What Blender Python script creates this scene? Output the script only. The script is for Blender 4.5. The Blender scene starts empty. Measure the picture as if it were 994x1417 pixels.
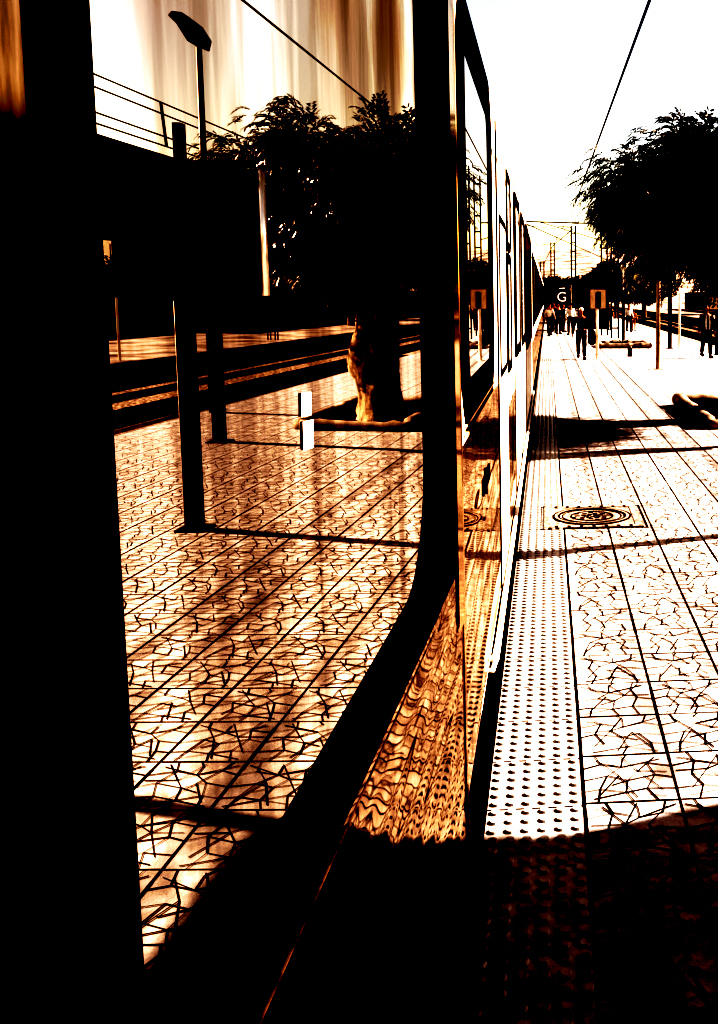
import bpy, bmesh, math, random
from mathutils import Vector, Matrix
random.seed(7)
sc = bpy.context.scene
col = sc.collection
R = math.radians
EL, AZ = R(33), math.atan2(.965, .262)          # sun elevation; azimuth from +Y towards +X

# ------------------------------------------------------------------ render settings and daylight
sc.view_settings.view_transform = 'Standard'
sc.view_settings.look = 'None'
sc.view_settings.exposure = 0
# the photograph is a hard, warm, high-contrast development: one global film curve for the whole picture
vs = sc.view_settings
vs.use_curve_mapping = True
cm = vs.curve_mapping
cm.use_clip = True
def curve(c, pts):
    while len(c.points) > 2: c.points.remove(c.points[1])
    c.points[0].location = pts[0]; c.points[-1].location = pts[-1]
    for p in pts[1:-1]: c.points.new(*p)
    for p in c.points: p.handle_type = 'VECTOR'
GR = dict(R=[(0, 0), (.062, 0), (.10, .12), (.14, .50), (.185, 1), (1, 1)],
          G=[(0, 0), (.072, 0), (.10, .03), (.14, .19), (.195, .75), (.225, 1), (1, 1)],
          B=[(0, 0), (.080, 0), (.10, .012), (.14, .085), (.195, .52), (.235, 1), (1, 1)])
for i, k in enumerate('RGB'): curve(cm.curves[i], GR[k])
cm.update()
sc.cycles.use_denoising = True
sc.cycles.max_bounces = 6
sc.cycles.glossy_bounces = 4
sc.cycles.diffuse_bounces = 2
sc.cycles.caustics_reflective = False
sc.cycles.caustics_refractive = False

w = bpy.data.worlds.new("World"); sc.world = w; w.use_nodes = True
nt = w.node_tree; bg = nt.nodes['Background']
sky = nt.nodes.new('ShaderNodeTexSky'); sky.sky_type = 'NISHITA'; sky.sun_disc = False
sky.sun_elevation = EL; sky.sun_rotation = AZ; sky.air_density = 1.0; sky.dust_density = 1.0; sky.ozone_density = 1.0
wb = nt.nodes.new('ShaderNodeMix'); wb.data_type = 'RGBA'; wb.blend_type = 'MULTIPLY'; wb.inputs[0].default_value = 1
wb.inputs[7].default_value = (1.0, .90, .78, 1)         # warm white balance
nt.links.new(sky.outputs[0], wb.inputs[6]); nt.links.new(wb.outputs[2], bg.inputs[0]); bg.inputs[1].default_value = 0.093
sun = bpy.data.lights.new('sun', 'SUN'); sun.energy = 5.0; sun.angle = R(.5); sun.color = (1, .985, .965)
so = bpy.data.objects.new('sun', sun); col.objects.link(so)
D = Vector((math.sin(AZ) * math.cos(EL), math.cos(AZ) * math.cos(EL), math.sin(EL)))
so.rotation_euler = D.to_track_quat('Z', 'Y').to_euler(); so.location = (20, 5, 30)

# camera (solved from the paving grid and its reflection; the photograph is a crop, hence the lens shift)
cd = bpy.data.cameras.new('camera'); cam = bpy.data.objects.new('camera', cd); col.objects.link(cam)
sc.camera = cam
F, CX, CY, YAW, PITCH, H = 1283.5, 874.8, 541.0, -.0907, .1008, 2.1
cd.sensor_fit = 'HORIZONTAL'; cd.sensor_width = 36; cd.lens = 36 * F / 994
cd.shift_x = (497 - CX) / 994; cd.shift_y = (CY - 708.5) / 994
cd.clip_start = .02; cd.clip_end = 6000
cam.location = (0, 0, H); cam.rotation_euler = (math.pi / 2 - PITCH, 0, YAW)

# ------------------------------------------------------------------ materials
def nodes(name):
    m = bpy.data.materials.new(name); m.use_nodes = True
    t = m.node_tree; t.nodes.clear()
    out = t.nodes.new('ShaderNodeOutputMaterial')
    return m, t, out
def ramp(t, src, stops):
    r = t.nodes.new('ShaderNodeValToRGB'); e = r.color_ramp.elements
    e[0].position, e[0].color = stops[0][0], (*stops[0][1], 1)
    e[1].position, e[1].color = stops[-1][0], (*stops[-1][1], 1)
    for p, c in stops[1:-1]:
        x = e.new(p); x.color = (*c, 1)
    t.links.new(src, r.inputs[0]); return r.outputs[0]
def noise(t, scale, detail=4, stretch=(1, 1, 1), rough=.6, dist=0):
    tc = t.nodes.new('ShaderNodeTexCoord'); mp = t.nodes.new('ShaderNodeMapping')
    mp.inputs['Scale'].default_value = stretch
    n = t.nodes.new('ShaderNodeTexNoise'); n.inputs['Scale'].default_value = scale
    n.inputs['Detail'].default_value = detail; n.inputs['Roughness'].default_value = rough
    n.inputs['Distortion'].default_value = dist
    t.links.new(tc.outputs['Object'], mp.inputs[0]); t.links.new(mp.outputs[0], n.inputs[0])
    return n.outputs[0]
def pmat(name, c1, c2=None, scale=5, rough=.7, stretch=(1, 1, 1), bump=0, bscale=60, spec=.3, metal=0, lo=.35, hi=.65):
    m, t, out = nodes(name)
    p = t.nodes.new('ShaderNodeBsdfPrincipled'); t.links.new(p.outputs[0], out.inputs[0])
    p.inputs['Roughness'].default_value = rough; p.inputs['Metallic'].default_value = metal
    p.inputs['Specular IOR Level'].default_value = spec
    c2 = c2 or tuple(x * .75 for x in c1)
    t.links.new(ramp(t, noise(t, scale, 6, stretch), [(lo, c2), (hi, c1)]), p.inputs['Base Color'])
    if bump:
        b = t.nodes.new('ShaderNodeBump'); b.inputs['Strength'].default_value = bump; b.inputs['Distance'].default_value = .01
        t.links.new(noise(t, bscale, 4), b.inputs['Height']); t.links.new(b.outputs[0], p.inputs['Normal'])
    return m
def reflmat(name, g_lo, g_hi, tint=(1, .97, .93), base=(.01, .01, .01), scale=3, stretch=(1, 1, .08), rough=0.0, bump=0, bscale=10, bstretch=(1, 1, 1), bdist=.01, lo=.3, hi=.62):
    """dirty reflecting surface: a mirror whose reflectance varies with dirt streaks, over a dark base"""
    m, t, out = nodes(name)
    gl = t.nodes.new('ShaderNodeBsdfGlossy'); gl.inputs['Roughness'].default_value = rough
    df = t.nodes.new('ShaderNodeBsdfDiffuse'); df.inputs[0].default_value = (*base, 1)
    add = t.nodes.new('ShaderNodeAddShader'); t.links.new(gl.outputs[0], add.inputs[0]); t.links.new(df.outputs[0], add.inputs[1])
    t.links.new(add.outputs[0], out.inputs[0])
    cc = ramp(t, noise(t, scale, 5, stretch, .65), [(lo, tuple(g_lo * k for k in tint)), (hi, tuple(g_hi * k for k in tint))])
    t.links.new(cc, gl.inputs[0])
    if bump:
        b = t.nodes.new('ShaderNodeBump'); b.inputs['Strength'].default_value = bump; b.inputs['Distance'].default_value = bdist
        t.links.new(noise(t, bscale, 0, bstretch, .4), b.inputs['Height']); t.links.new(b.outputs[0], gl.inputs['Normal'])
    return m
M = {}
M['tile'] = pmat('paving_stone', (.48, .465, .45), (.27, .255, .24), 5.5, .75, bump=.25, bscale=90, lo=.36, hi=.66)
M['tactile'] = pmat('tactile_stone', (.46, .445, .425), (.30, .285, .265), 9, .32, bump=.2, bscale=160, spec=.5)
M['groove'] = pmat('dirty_joint', (.012, .010, .009), (.004, .004, .004), 30, .95, spec=.05)
M['kerbstone'] = pmat('kerb_concrete', (.36, .32, .27), (.2, .17, .14), 6, .85, bump=.5, bscale=40)
M['conc'] = pmat('concrete_face', (.10, .085, .07), (.04, .035, .03), 3, .9, bump=.4, bscale=30)
M['soil'] = pmat('soil_and_shade', (.03, .024, .018), (.008, .007, .006), 3, .95, bump=.6, bscale=20, spec=.05)
M['land'] = pmat('dry_land', (.42, .38, .34), (.10, .085, .07), .55, .95, spec=.05)
M['ballast'] = pmat('ballast', (.42, .35, .28), (.004, .004, .004), 11, .95, bump=1, bscale=25, lo=.42, hi=.58, spec=.1)
M['rail'] = pmat('rusty_rail', (.09, .05, .03), (.03, .02, .015), 20, .6)
M['iron'] = pmat('cast_iron', (.34, .32, .29), (.10, .09, .08), 40, .6, bump=.4, bscale=50)
M['black'] = pmat('black_paint', (.012, .011, .010), (.006, .006, .006), 8, .55, spec=.15)
M['rubber'] = pmat('black_rubber', (.006, .006, .006), (.003, .003, .003), 8, .6, spec=.06)
M['post'] = pmat('dark_post_paint', (.045, .035, .028), (.02, .016, .012), 9, .45, stretch=(1, 1, .2), spec=.3)
M['whitepost'] = pmat('pale_post_paint', (.85, .8, .74), (.6, .5, .4), 6, .5, stretch=(1, 1, .3))
M['alu'] = pmat('aluminium_edge', (.42, .36, .3), (.2, .16, .12), 6, .4, stretch=(1, 1, .2))
M['orange'] = pmat('orange_sign_paint', (.27, .22, .165), (.19, .15, .11), 12, .7, stretch=(1, 1, .3))
M['white'] = pmat('white_train_paint', (.80, .76, .70), (.62, .56, .48), 2.5, .35, stretch=(1, 1, .15), spec=.5)
M['lettering'] = pmat('white_lettering', (.9, .9, .9), (.8, .8, .8), 5, .6)

M['bark'] = pmat('bark', (.48, .40, .31), (.04, .03, .02), 7, .95, stretch=(1, 1, .35), bump=1, bscale=18)
M['leaf'] = pmat('leaf', (.06, .06, .035), (.012, .014, .009), 2.0, .22, spec=.9)
M['leaflit'] = pmat('glint_leaf', (.5, .45, .34), (.2, .17, .12), 3, .4)  # pale fronds stand in for sun glints among the leaves
M['leaffar'] = pmat('far_leaf', (.04, .042, .02), (.012, .014, .008), 1.5, .85, spec=.1)
M['leafpale'] = pmat('dusty_leaf', (.16, .15, .08), (.03, .035, .018), 1.2, .6, spec=.3, lo=.42, hi=.6)
M['hill'] = pmat('dry_hill', (.46, .41, .36), (.17, .145, .12), .09, .95, spec=0, lo=.40, hi=.60)
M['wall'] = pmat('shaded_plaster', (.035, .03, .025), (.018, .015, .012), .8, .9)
M['house'] = pmat('ochre_plaster', (.62, .48, .34), (.5, .36, .25), 2, .9)
M['roof'] = pmat('roof_tile', (.10, .05, .035), (.05, .03, .02), 5, .9)
M['curtain'] = pmat('brown_curtain', (.5, .32, .22), (.16, .09, .06), 3, .9, stretch=(1, 3, .4))
M['skin'] = pmat('skin', (.28, .16, .11), (.22, .12, .08), 20, .6)
M['darkcloth'] = pmat('dark_cloth', (.012, .011, .011), (.006, .006, .006), 12, .9, spec=.05)
M['whitecloth'] = pmat('white_cloth', (.72, .7, .66), (.5, .46, .4), 14, .9)
M['tancloth'] = pmat('tan_cloth', (.45, .3, .18), (.3, .2, .12), 14, .9)
M['hair'] = pmat('hair', (.02, .015, .012), (.01, .008, .006), 30, .6)
M['glass'] = reflmat('reflecting_window_glass', .36, .70, tint=(1, .94, .87), scale=2.4, stretch=(1, 2.4, .22), bump=.0, lo=.38, hi=.6)
def streaks(m):                      # run-down dirt: soft vertical bands, strongest high up, where the tint also brightens the reflected sky
    t = m.node_tree; gl = [n for n in t.nodes if n.type == 'BSDF_GLOSSY'][0]; src = gl.inputs[0].links[0].from_socket
    band = ramp(t, noise(t, 2.3, 5, (.2, 1.5, .55), .5), [(.36, (.74, .56, .40)), (.46, (1.1, .92, .72)), (.53, (1.6, 1.42, 1.2))])
    tc = t.nodes.new('ShaderNodeTexCoord'); sp = t.nodes.new('ShaderNodeSeparateXYZ'); t.links.new(tc.outputs['Object'], sp.inputs[0])
    mr = t.nodes.new('ShaderNodeMapRange'); mr.inputs[1].default_value = 2.15; mr.inputs[2].default_value = 2.6; t.links.new(sp.outputs[2], mr.inputs[0])
    mx = t.nodes.new('ShaderNodeMix'); mx.data_type = 'RGBA'; mx.inputs[6].default_value = (1, 1, 1, 1)
    t.links.new(mr.outputs[0], mx.inputs[0]); t.links.new(band, mx.inputs[7])
    mu = t.nodes.new('ShaderNodeMix'); mu.data_type = 'RGBA'; mu.blend_type = 'MULTIPLY'; mu.inputs[0].default_value = 1
    t.links.new(src, mu.inputs[6]); t.links.new(mx.outputs[2], mu.inputs[7]); t.links.new(mu.outputs[2], gl.inputs[0])
streaks(M['glass'])
M['glassdark'] = reflmat('dim_glass', .08, .42, tint=(1, .74, .5), scale=5, stretch=(1, 4, .6), rough=.12, lo=.4, hi=.6)
M['bodyglass'] = reflmat('carriage_window_glass', .55, .8, scale=2, stretch=(1, 1, .2))
M['skyglass'] = reflmat('sky_pale_carriage_glass', .5, .75, base=(.17, .165, .16), scale=2, stretch=(1, 1, .2))  # pale base colour stands in for bright sky reflected in the panes
M['steel'] = reflmat('wavy_steel_panel', .30, .62, tint=(1, .9, .8), base=(.025, .02, .016), scale=4, stretch=(1, 1.5, 1.5), rough=.015,
                     bump=.08, bscale=1.8, bstretch=(1, .8, 5), bdist=.03)
M['doorsteel'] = reflmat('wavy_door_panel', .30, .60, tint=(1, .88, .76), base=(.006, .005, .004), scale=4, stretch=(1, 2, 2), rough=.035,
                         bump=.19, bscale=2.6, bstretch=(1, .6, 4.4), bdist=.03)
M['edge'] = reflmat('polished_edge', .4, .7, tint=(1, .85, .7), base=(.02, .016, .012), scale=3, stretch=(1, 1, .5), rough=.08)
M['sticker'] = reflmat('glossy_white_sticker', .85, .95, tint=(1, .93, .85), base=(.7, .7, .68), rough=.12)
M['pane'] = reflmat('building_pane', .01, .05, base=(.01, .01, .01))
M['litblind'] = reflmat('sky_lit_window', .6, 1.0, tint=(1, .9, .8), base=(.5, .45, .38), scale=2, stretch=(.1, .4, 3), rough=.25)

# ------------------------------------------------------------------ helpers
class MB:
    def __init__(s): s.v, s.f, s.m = [], [], []
    def add(s, vs, fs, mi=0):
        b = len(s.v); s.v += [tuple(x) for x in vs]; s.f += [tuple(i + b for i in f) for f in fs]; s.m += [mi] * len(fs)
    def quad(s, a, b, c, d, mi=0): s.add([a, b, c, d], [(0, 1, 2, 3)], mi)
    def box(s, x0, x1, y0, y1, z0, z1, mi=0):
        s.add([(x0, y0, z0), (x1, y0, z0), (x1, y1, z0), (x0, y1, z0), (x0, y0, z1), (x1, y0, z1), (x1, y1, z1), (x0, y1, z1)],
              [(0, 3, 2, 1), (4, 5, 6, 7), (0, 1, 5, 4), (1, 2, 6, 5), (2, 3, 7, 6), (3, 0, 4, 7)], mi)
    def tube(s, pts, rad, n=8, mi=0, cap=True):
        pts = [Vector(p) for p in pts]
        if not hasattr(rad, '__len__'): rad = [rad] * len(pts)
        b = len(s.v); up = None
        for i, p in enumerate(pts):
            d = (pts[min(i + 1, len(pts) - 1)] - pts[max(i - 1, 0)]).normalized()
            if up is None: up = d.orthogonal().normalized()
            a = (up - d * up.dot(d)).normalized(); up = a; c = d.cross(a)
            for k in range(n):
                t = 2 * math.pi * k / n; s.v.append(tuple(p + (a * math.cos(t) + c * math.sin(t)) * rad[i]))
        for i in range(len(pts) - 1):
            for k in range(n):
                s.f.append((b + i * n + k, b + i * n + (k + 1) % n, b + (i + 1) * n + (k + 1) % n, b + (i + 1) * n + k)); s.m.append(mi)
        if cap:
            s.f.append(tuple(b + k for k in range(n))[::-1]); s.m.append(mi)
            e = b + (len(pts) - 1) * n; s.f.append(tuple(e + k for k in range(n))); s.m.append(mi)
    def build(s, name, mats, parent=None, smooth=False, loc=None, bevel=0):
        me = bpy.data.meshes.new(name); me.from_pydata(s.v, [], s.f)
        for m in (mats if isinstance(mats, (list, tuple)) else [mats]): me.materials.append(m)
        me.polygons.foreach_set('material_index', s.m)
        if smooth: me.polygons.foreach_set('use_smooth', [True] * len(s.f))
        me.update()
        o = bpy.data.objects.new(name, me); col.objects.link(o)
        if parent: o.parent = parent
        if loc: o.location = loc
        if bevel:
            b = o.modifiers.new('bevel', 'BEVEL'); b.width = bevel; b.segments = 2; b.limit_method = 'ANGLE'
        return o
def tag(o, label=None, cat=None, group=None, kind=None):
    if label: o['label'] = label
    if cat: o['category'] = cat
    if group: o['group'] = group
    if kind: o['kind'] = kind
    return o
def thing(name, label, cat, loc=(0, 0, 0), rz=0, group=None):
    o = bpy.data.objects.new(name, None); col.objects.link(o); o.location = loc; o.rotation_euler = (0, 0, rz)
    o.empty_display_size = .2
    return tag(o, label, cat, group)
def copy_tree(o, parent=None):
    c = o.copy(); col.objects.link(c)
    if parent: c.parent = parent
    for ch in [x for x in bpy.data.objects if x.parent == o]: copy_tree(ch, c)
    return c
def box_o(name, x0, x1, y0, y1, z0, z1, m, parent=None, bevel=0):
    b = MB(); b.box(x0, x1, y0, y1, z0, z1); return b.build(name, m, parent, bevel=bevel)

# ------------------------------------------------------------------ the setting
PX0, PX1, PYA, PYB = -.265, 7.30, -14, 170      # platform
XT = .137; YG = 6.471                           # tile grid origin (a row of joints passes through YG)
b = MB(); b.quad((-3000, -1500, -.64), (3000, -1500, -.64), (3000, 5000, -.64), (-3000, 5000, -.64))
tag(b.build('ground', M['land']), kind='structure')
b = MB()
zt = 0.0
b.quad((XT, PYA, zt), (6.94, PYA, zt), (6.94, PYB, zt), (XT, PYB, zt), 0)
b.quad((PX0, PYB, -.63), (PX1, PYB, -.63), (PX1, PYB, -.02), (PX0, PYB, -.02), 2)
b.box(PX0 + .01, PX1 - .01, PYA, PYB, -.63, -.021, 2)
nx = 17
zg = .0022
def strip(x0, y0, x1, y1, wd, z=zg, mi=1):
    dx, dy = x1 - x0, y1 - y0; L = math.hypot(dx, dy) or 1; nx_, ny_ = -dy / L * wd / 2, dx / L * wd / 2
    b.quad((x0 + nx_, y0 + ny_, z), (x0 - nx_, y0 - ny_, z), (x1 - nx_, y1 - ny_, z), (x1 + nx_, y1 + ny_, z), mi)
for k in range(nx + 1):                                      # long joints
    y = PYA
    while y < PYB:
        L = .4 if y < 20 else 8
        if y < 90: strip(XT + .4 * k + random.uniform(-.001, .001), y, XT + .4 * k + random.uniform(-.001, .001), y + L, random.uniform(.009, .016) if k else .014)
        y += L
for n in range(-52, 130):                                    # cross joints
    y = YG + .4 * n
    for k in range(nx):
        if y > 30 and n % 4 == 0 and random.random() > .6: continue
        if y < 32 or n % 5 == 0:
            strip(XT + .4 * k + .006, y + random.uniform(-.002, .002), XT + .4 * (k + 1) - .006, y + random.uniform(-.002, .002), random.uniform(.005, .009), zg + .0006)
SEG = []
for ch in ([(0, .30), (.20, .22), (.45, .30), (.72, .22), (1, .30)], [(0, .55), (.28, .48), (.50, .57), (.80, .48), (1, .55)],
           [(0, .78), (.18, .74), (.46, .82), (.70, .74), (1, .78)], [(.15, 0), (.20, .22)], [(.78, 0), (.72, .22)], [(.45, .30), (.28, .48), (.18, .74), (.15, 1)],
           [(.72, .22), (.80, .48), (.70, .74), (.78, 1)], [(.45, .30), (.62, .40), (.50, .57), (.46, .82), (.52, 1)], [(.05, .1), (.45, .30), (.9, .12)],
           [(.10, .93), (.46, .82), (.87, .94)], [(.62, .40), (.95, .42)], [(.16, .12), (.38, .46), (.17, .87)], [(.84, .08), (.62, .40), (.84, .80)], [(.38, .46), (.56, .92)], [(.62, .40), (.44, .06)], [(.50, .57), (.30, .66)], [(.52, 0), (.45, .12), (.45, .30)]):
    SEG += [(*p, *q) for p, q in zip(ch[:-1], ch[1:])]
for n in range(-24, 64):
    for k in range(nx):
        x0, y0 = XT + .4 * k, YG + .4 * n
        fl = (n + k) % 2 == 0; jit = {}
        def pt(u, v):                                    # every corner of the cut pattern is moved once, so lines stay joined
            if (u, v) not in jit:
                e = 0 if u in (0, 1) or v in (0, 1) else .018
                jit[(u, v)] = (u + random.uniform(-e, e), v + random.uniform(-e, e))
            p_, q_ = jit[(u, v)]
            return x0 + .4 * (1 - p_ if fl else p_), y0 + .4 * (1 - q_)
        for (a, c, e, f) in SEG:
            if random.random() < .05 + (.3 if y0 > 14 else 0) + (.2 if y0 > 20 else 0): continue
            p0, p1 = pt(a, c), pt(e, f)
            strip(p0[0], p0[1], p1[0], p1[1], random.uniform(.0028, .0072) * (1 if y0 < 12 else .75), zg + .0012)
tag(b.build('platform_paving', [M['tile'], M['groove'], M['conc']]), kind='structure')
# ribbed stone edge along the far side
b = MB(); b.box(6.94, PX1, PYA, PYB, -.3, .001, 0)
y = -2
while y < 34:
    b.box(6.99, PX1 - .03, y, y + .012, .0005, .0045, 1); y += .05
tag(b.build('platform_edge', [M['kerbstone'], M['groove']]), kind='structure')
# tactile strip with its domes
b = MB(); b.box(PX0, XT, PYA, PYB, -.35, -.0008, 0)
def dome(x, y, r, h, n):
    vs = [(x + r * math.cos(2 * math.pi * k / n), y + r * math.sin(2 * math.pi * k / n), -.001) for k in range(n)]
    vs += [(x + .78 * r * math.cos(2 * math.pi * k / n), y + .78 * r * math.sin(2 * math.pi * k / n), h) for k in range(n)]
    b.add(vs, [(k, (k + 1) % n, n + (k + 1) % n, n + k) for k in range(n)] + [tuple(range(n, 2 * n))], 0)
n = 0; y = .3
while y < 60:
    for k in range(6): dome(PX0 + .034 + k * .0668, y, .0225, .0085, 14 if y < 9 else 8 if y < 25 else 6)
    y += .0667; n += 1
for n in range(-40, 120):
    y = YG + .4 * n
    strip(PX0, y - .0335 + .02, XT - .006, y - .0335 + .02, .005, .0012)
tag(b.build('tactile_paving', [M['tactile'], M['groove']]), kind='structure')
# track bed on the right with rails, far platform
b = MB(); b.box(7.3, 11.2, -30, 400, -.635, -.60); tag(b.build('track_verge', M['soil']), kind='structure')  # dark strip carries the shade beside the platform in its colour
b = MB(); b.box(11.2, 15.3, -30, 400, -.635, -.55); tag(b.build('track_ballast', M['ballast']), kind='structure')
b = MB()
for x in (8.3, 9.74, 12.2, 13.64): b.box(x, x + .07, -30, 400, -.6, -.40)
tag(b.build('rails', M['rail']), kind='structure')
b = MB(); b.box(15.3, 24, -30, 400, -.635, 0); b.box(15.25, 15.6, -30, 400, -.06, .012)
tag(b.build('far_platform', [M['land']]), kind='structure')
b = MB(); b.box(-3.6, PX0 - .01, -40, 400, -.637, -.61); tag(b.build('near_track_bed', M['soil']), kind='structure')
# manhole cover
mh = thing('manhole_cover', 'square cast iron access cover with round lid set in the paving beside the tactile strip', 'manhole cover', (.41, 8.74, 0)); mh.scale = (1.14, 1.05, 1)
b = MB()
b.box(-.40, .40, -.41, -.35, .0, .012); b.box(-.40, .40, .35, .41, .0, .012); b.box(-.40, -.34, -.35, .35, .0, .012); b.box(.34, .40, -.35, .35, .0, .012)
b.box(-.34, .34, -.35, .35, 0, .006, 0)
for q in (-.435, .423): b.box(q, q + .012, -.44, .44, 0, .005, 1); b.box(-.423, .423, q, q + .012, 0, .005, 1)
for q in range(-3, 4):
    b.box(q * .1 - .012, q * .1 + .012, -.405, -.355, .012, .0135, 1); b.box(q * .1 - .012, q * .1 + .012, .355, .405, .012, .0135, 1)
b.build('frame', [M['iron'], M['groove']], mh)
b = MB(); N = 40
def disc(r0, r1, z, z2, mi):
    vs = []
    for r, zz in ((r0, z), (r1, z), (r1, z2)):   # ring with a worn rim
        vs += [(r * math.cos(2 * math.pi * k / N), r * math.sin(2 * math.pi * k / N), zz) for k in range(N)]
    b.add(vs, [(k, N + k, N + (k + 1) % N, (k + 1) % N) for k in range(N)] + [(N + k, 2 * N + k, 2 * N + (k + 1) % N, N + (k + 1) % N) for k in range(N)], mi)
disc(.0, .33, .008, .006, 0); disc(.318, .328, .0165, .006, 1); disc(.29, .315, .016, .006, 0); disc(.272, .284, .0135, .006, 1); disc(.245, .25, .0135, .006, 1); disc(.17, .18, .0135, .006, 1)
for k in range(26):
    a = k * 2.4; r = .03 + .0055 * k; x, y = r * math.cos(a), r * math.sin(a)
    b.box(x - .018, x + .022, y - .005, y + .005, .0085, .0145, 1)
b.build('lid', [M['iron'], M['groove']], mh)
# hills
b = MB(); nx_, ny_ = 90, 14
for j in range(ny_):
    for i in range(nx_):
        X = -700 + 1400 * i / (nx_ - 1); Y = 420 + 50 * j; t = j / (ny_ - 1)
        h = 40 * math.sin(t * math.pi * .55) * (1 + .20 * math.sin(X * .011 + 1.2) + .08 * math.sin(X * .043)) + random.uniform(-.9, .9)
        h *= 1 / (1 + max(0, (X - 90) / 190) ** 2)
        b.v.append((X, Y, -.7 + max(h, 0)))
for j in range(ny_ - 1):
    for i in range(nx_ - 1):
        a = j * nx_ + i; b.f.append((a, a + 1, a + nx_ + 1, a + nx_)); b.m.append(0)
tag(b.build('hills', M['hill'], smooth=True), kind='structure')

# ------------------------------------------------------------------ the train
MD, DL = .3821, -.0394
def DP(y, z, off=0.0):                  # a point of the toed-in door leaf at depth y and height z, standing `off` proud of it
    n = Vector((math.cos(DL), math.sin(DL), 0)); x = (-MD - y * math.sin(DL)) / math.cos(DL)
    return tuple(Vector((x, y, z)) + n * off)
def rrect(y0, y1, z0, z1, r, n=8, rbl=None):
    pts = []
    q = rbl or r
    for cy_, cz_, a0, r in ((y1 - r, z1 - r, 0, r), (y0 + r, z1 - r, 90, r), (y0 + q, z0 + q, 180, q), (y1 - r, z0 + r, 270, r)):
        for k in range(n + 1):
            a = R(a0 + 90 * k / n); pts.append((cy_ + r * math.cos(a), cz_ + r * math.sin(a)))
    return pts
def ring(mb, inner, outer, P, o_in, o_out, mi=0):
    n = len(inner); c = len(mb.v)
    mb.v += [P(y, z, .0) for y, z in inner] + [P(y, z, o_in) for y, z in inner] + [P(y, z, o_out) for y, z in outer] + [P(y, z, -.0) for y, z in outer]
    for k in range(n):
        q = (k + 1) % n
        for l in range(3):
            mb.f.append((c + l * n + k, c + l * n + q, c + (l + 1) * n + q, c + (l + 1) * n + k)); mb.m.append(mi)
def plate(mb, pts, P, off, mi=0):
    c = len(mb.v); mb.v += [P(y, z, off) for y, z in pts]; mb.f.append(tuple(range(c, c + len(pts)))); mb.m.append(mi)
BX = -.29
def BP(y, z, off=0.0): return (BX + off, y, z)

car = thing('train_carriage', 'nearest white and steel train carriage, its big window mirroring the platform', 'train', (-1.8, 6, 0), group='coupled train carriages')
def ob(mb, name, mats, par, root, **k):         # geometry is written in world space; keep it there under a moved parent
    off = Vector((0, 0, 0)); p = par
    off = root.location
    mb.v = [tuple(Vector(v) - off) for v in mb.v]
    return mb.build(name, mats, par, **k)
def shell(mb, y0, y1, xs, zb=.36, zt=3.12, hw=2.85, mi=0):
    xl = xs - hw; prof = [(xs, zb), (xs, zt - .02)]
    for k in range(1, 9):
        a = R(90 * k / 8); prof.append((xs - .5 + .5 * math.cos(a), zt + .45 * math.sin(a)))
    prof += [(2 * (xs - hw / 2) - x, z) for x, z in reversed(prof)]
    n = len(prof); c = len(mb.v)
    for y in (y0, y1): mb.v += [(x, y, z) for x, z in prof]
    for k in range(n):
        q = (k + 1) % n; mb.f.append((c + k, c + q, c + n + q, c + n + k)); mb.m.append(mi)
    mb.f.append(tuple(c + k for k in range(n))); mb.m.append(mi); mb.f.append(tuple(c + n + k for k in reversed(range(n)))); mb.m.append(mi)
b = MB(); shell(b, 2.95, 17.4, BX); ob(b, 'body', M['white'], car, car)
b = MB(); shell(b, -9, 2.93, -.47, mi=0); ob(b, 'cab_body', M['black'], car, car)
b = MB(); b.box(-2.9, -.5, -9, 17.2, -.35, .35); ob(b, 'underframe', M['rubber'], car, car)
# the open door leaf, toed in, with the large mirroring window
b = MB()
pts = [(-1.2, .30), (2.86, .30), (2.86, 3.25), (-1.2, 3.25)]
c = len(b.v); b.v += [DP(y, z, -.002) for y, z in pts] + [DP(y, z, -.05) for y, z in pts]
b.f += [(0, 1, 2, 3), (4, 7, 6, 5), (0, 4, 5, 1), (1, 5, 6, 2), (2, 6, 7, 3), (3, 7, 4, 0)]; b.m += [0] * 6
leaf = ob(b, 'door', M['black'], car, car)
def sub(mb, name, mats, par, **k):
    return ob(mb, name, mats, par, car, **k)
b = MB(); plate(b, [(.62, .33), (2.835, .33), (2.835, 1.285), (.62, 1.285)], DP, .002)
sub(b, 'lower_panel', M['doorsteel'], leaf)
gi = rrect(.775, 2.19, 1.455, 3.02, .27, 10, .02)
b = MB(); plate(b, gi, DP, .003); glass = sub(b, 'window', M['glass'], leaf)
gi2 = rrect(.765, 2.20, 1.445, 3.03, .275, 10, .02); go = rrect(.705, 2.70, 1.285, 3.20, .36, 10, .02)
b = MB(); ring(b, gi2, go, DP, .006, .005); sub(b, 'window_seal', M['rubber'], leaf, smooth=False)
b = MB(); plate(b, [(-1.1, 2.2), (.690, 2.2), (.690, 3.2), (-1.1, 3.2)], DP, .002); sub(b, 'side_glass', M['glassdark'], leaf)
b = MB(); plate(b, [(.692, .33), (.703, .33), (.703, 3.24), (.692, 3.24)], DP, .006); sub(b, 'seal_strip', M['rubber'], leaf)
b = MB()
sk = lambda y0, y1, z0, z1: plate(b, [(y0, z0), (y1, z0 - .003), (y1 + .002, z1 - .003), (y0 + .002, z1)], DP, .005)
sk(1.265, 1.312, 1.895, 1.934); sk(1.262, 1.306, 1.941, 1.973)
sub(b, 'window_sticker', M['sticker'], leaf)
b = MB(); plate(b, [(2.715, 1.1), (2.838, 1.1), (2.838, 3.22), (2.715, 3.22)], DP, .007); b.tube([DP(2.838, .34, .0), DP(2.838, 3.2, .0)], .009, 10)
sub(b, 'door_edge', M['edge'], leaf)
b = MB(); b.tube([DP(2.3, 1.262, .001), DP(.9, 1.262, .001)], .003, 8); sub(b, 'trim', M['glassdark'], leaf)
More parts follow.
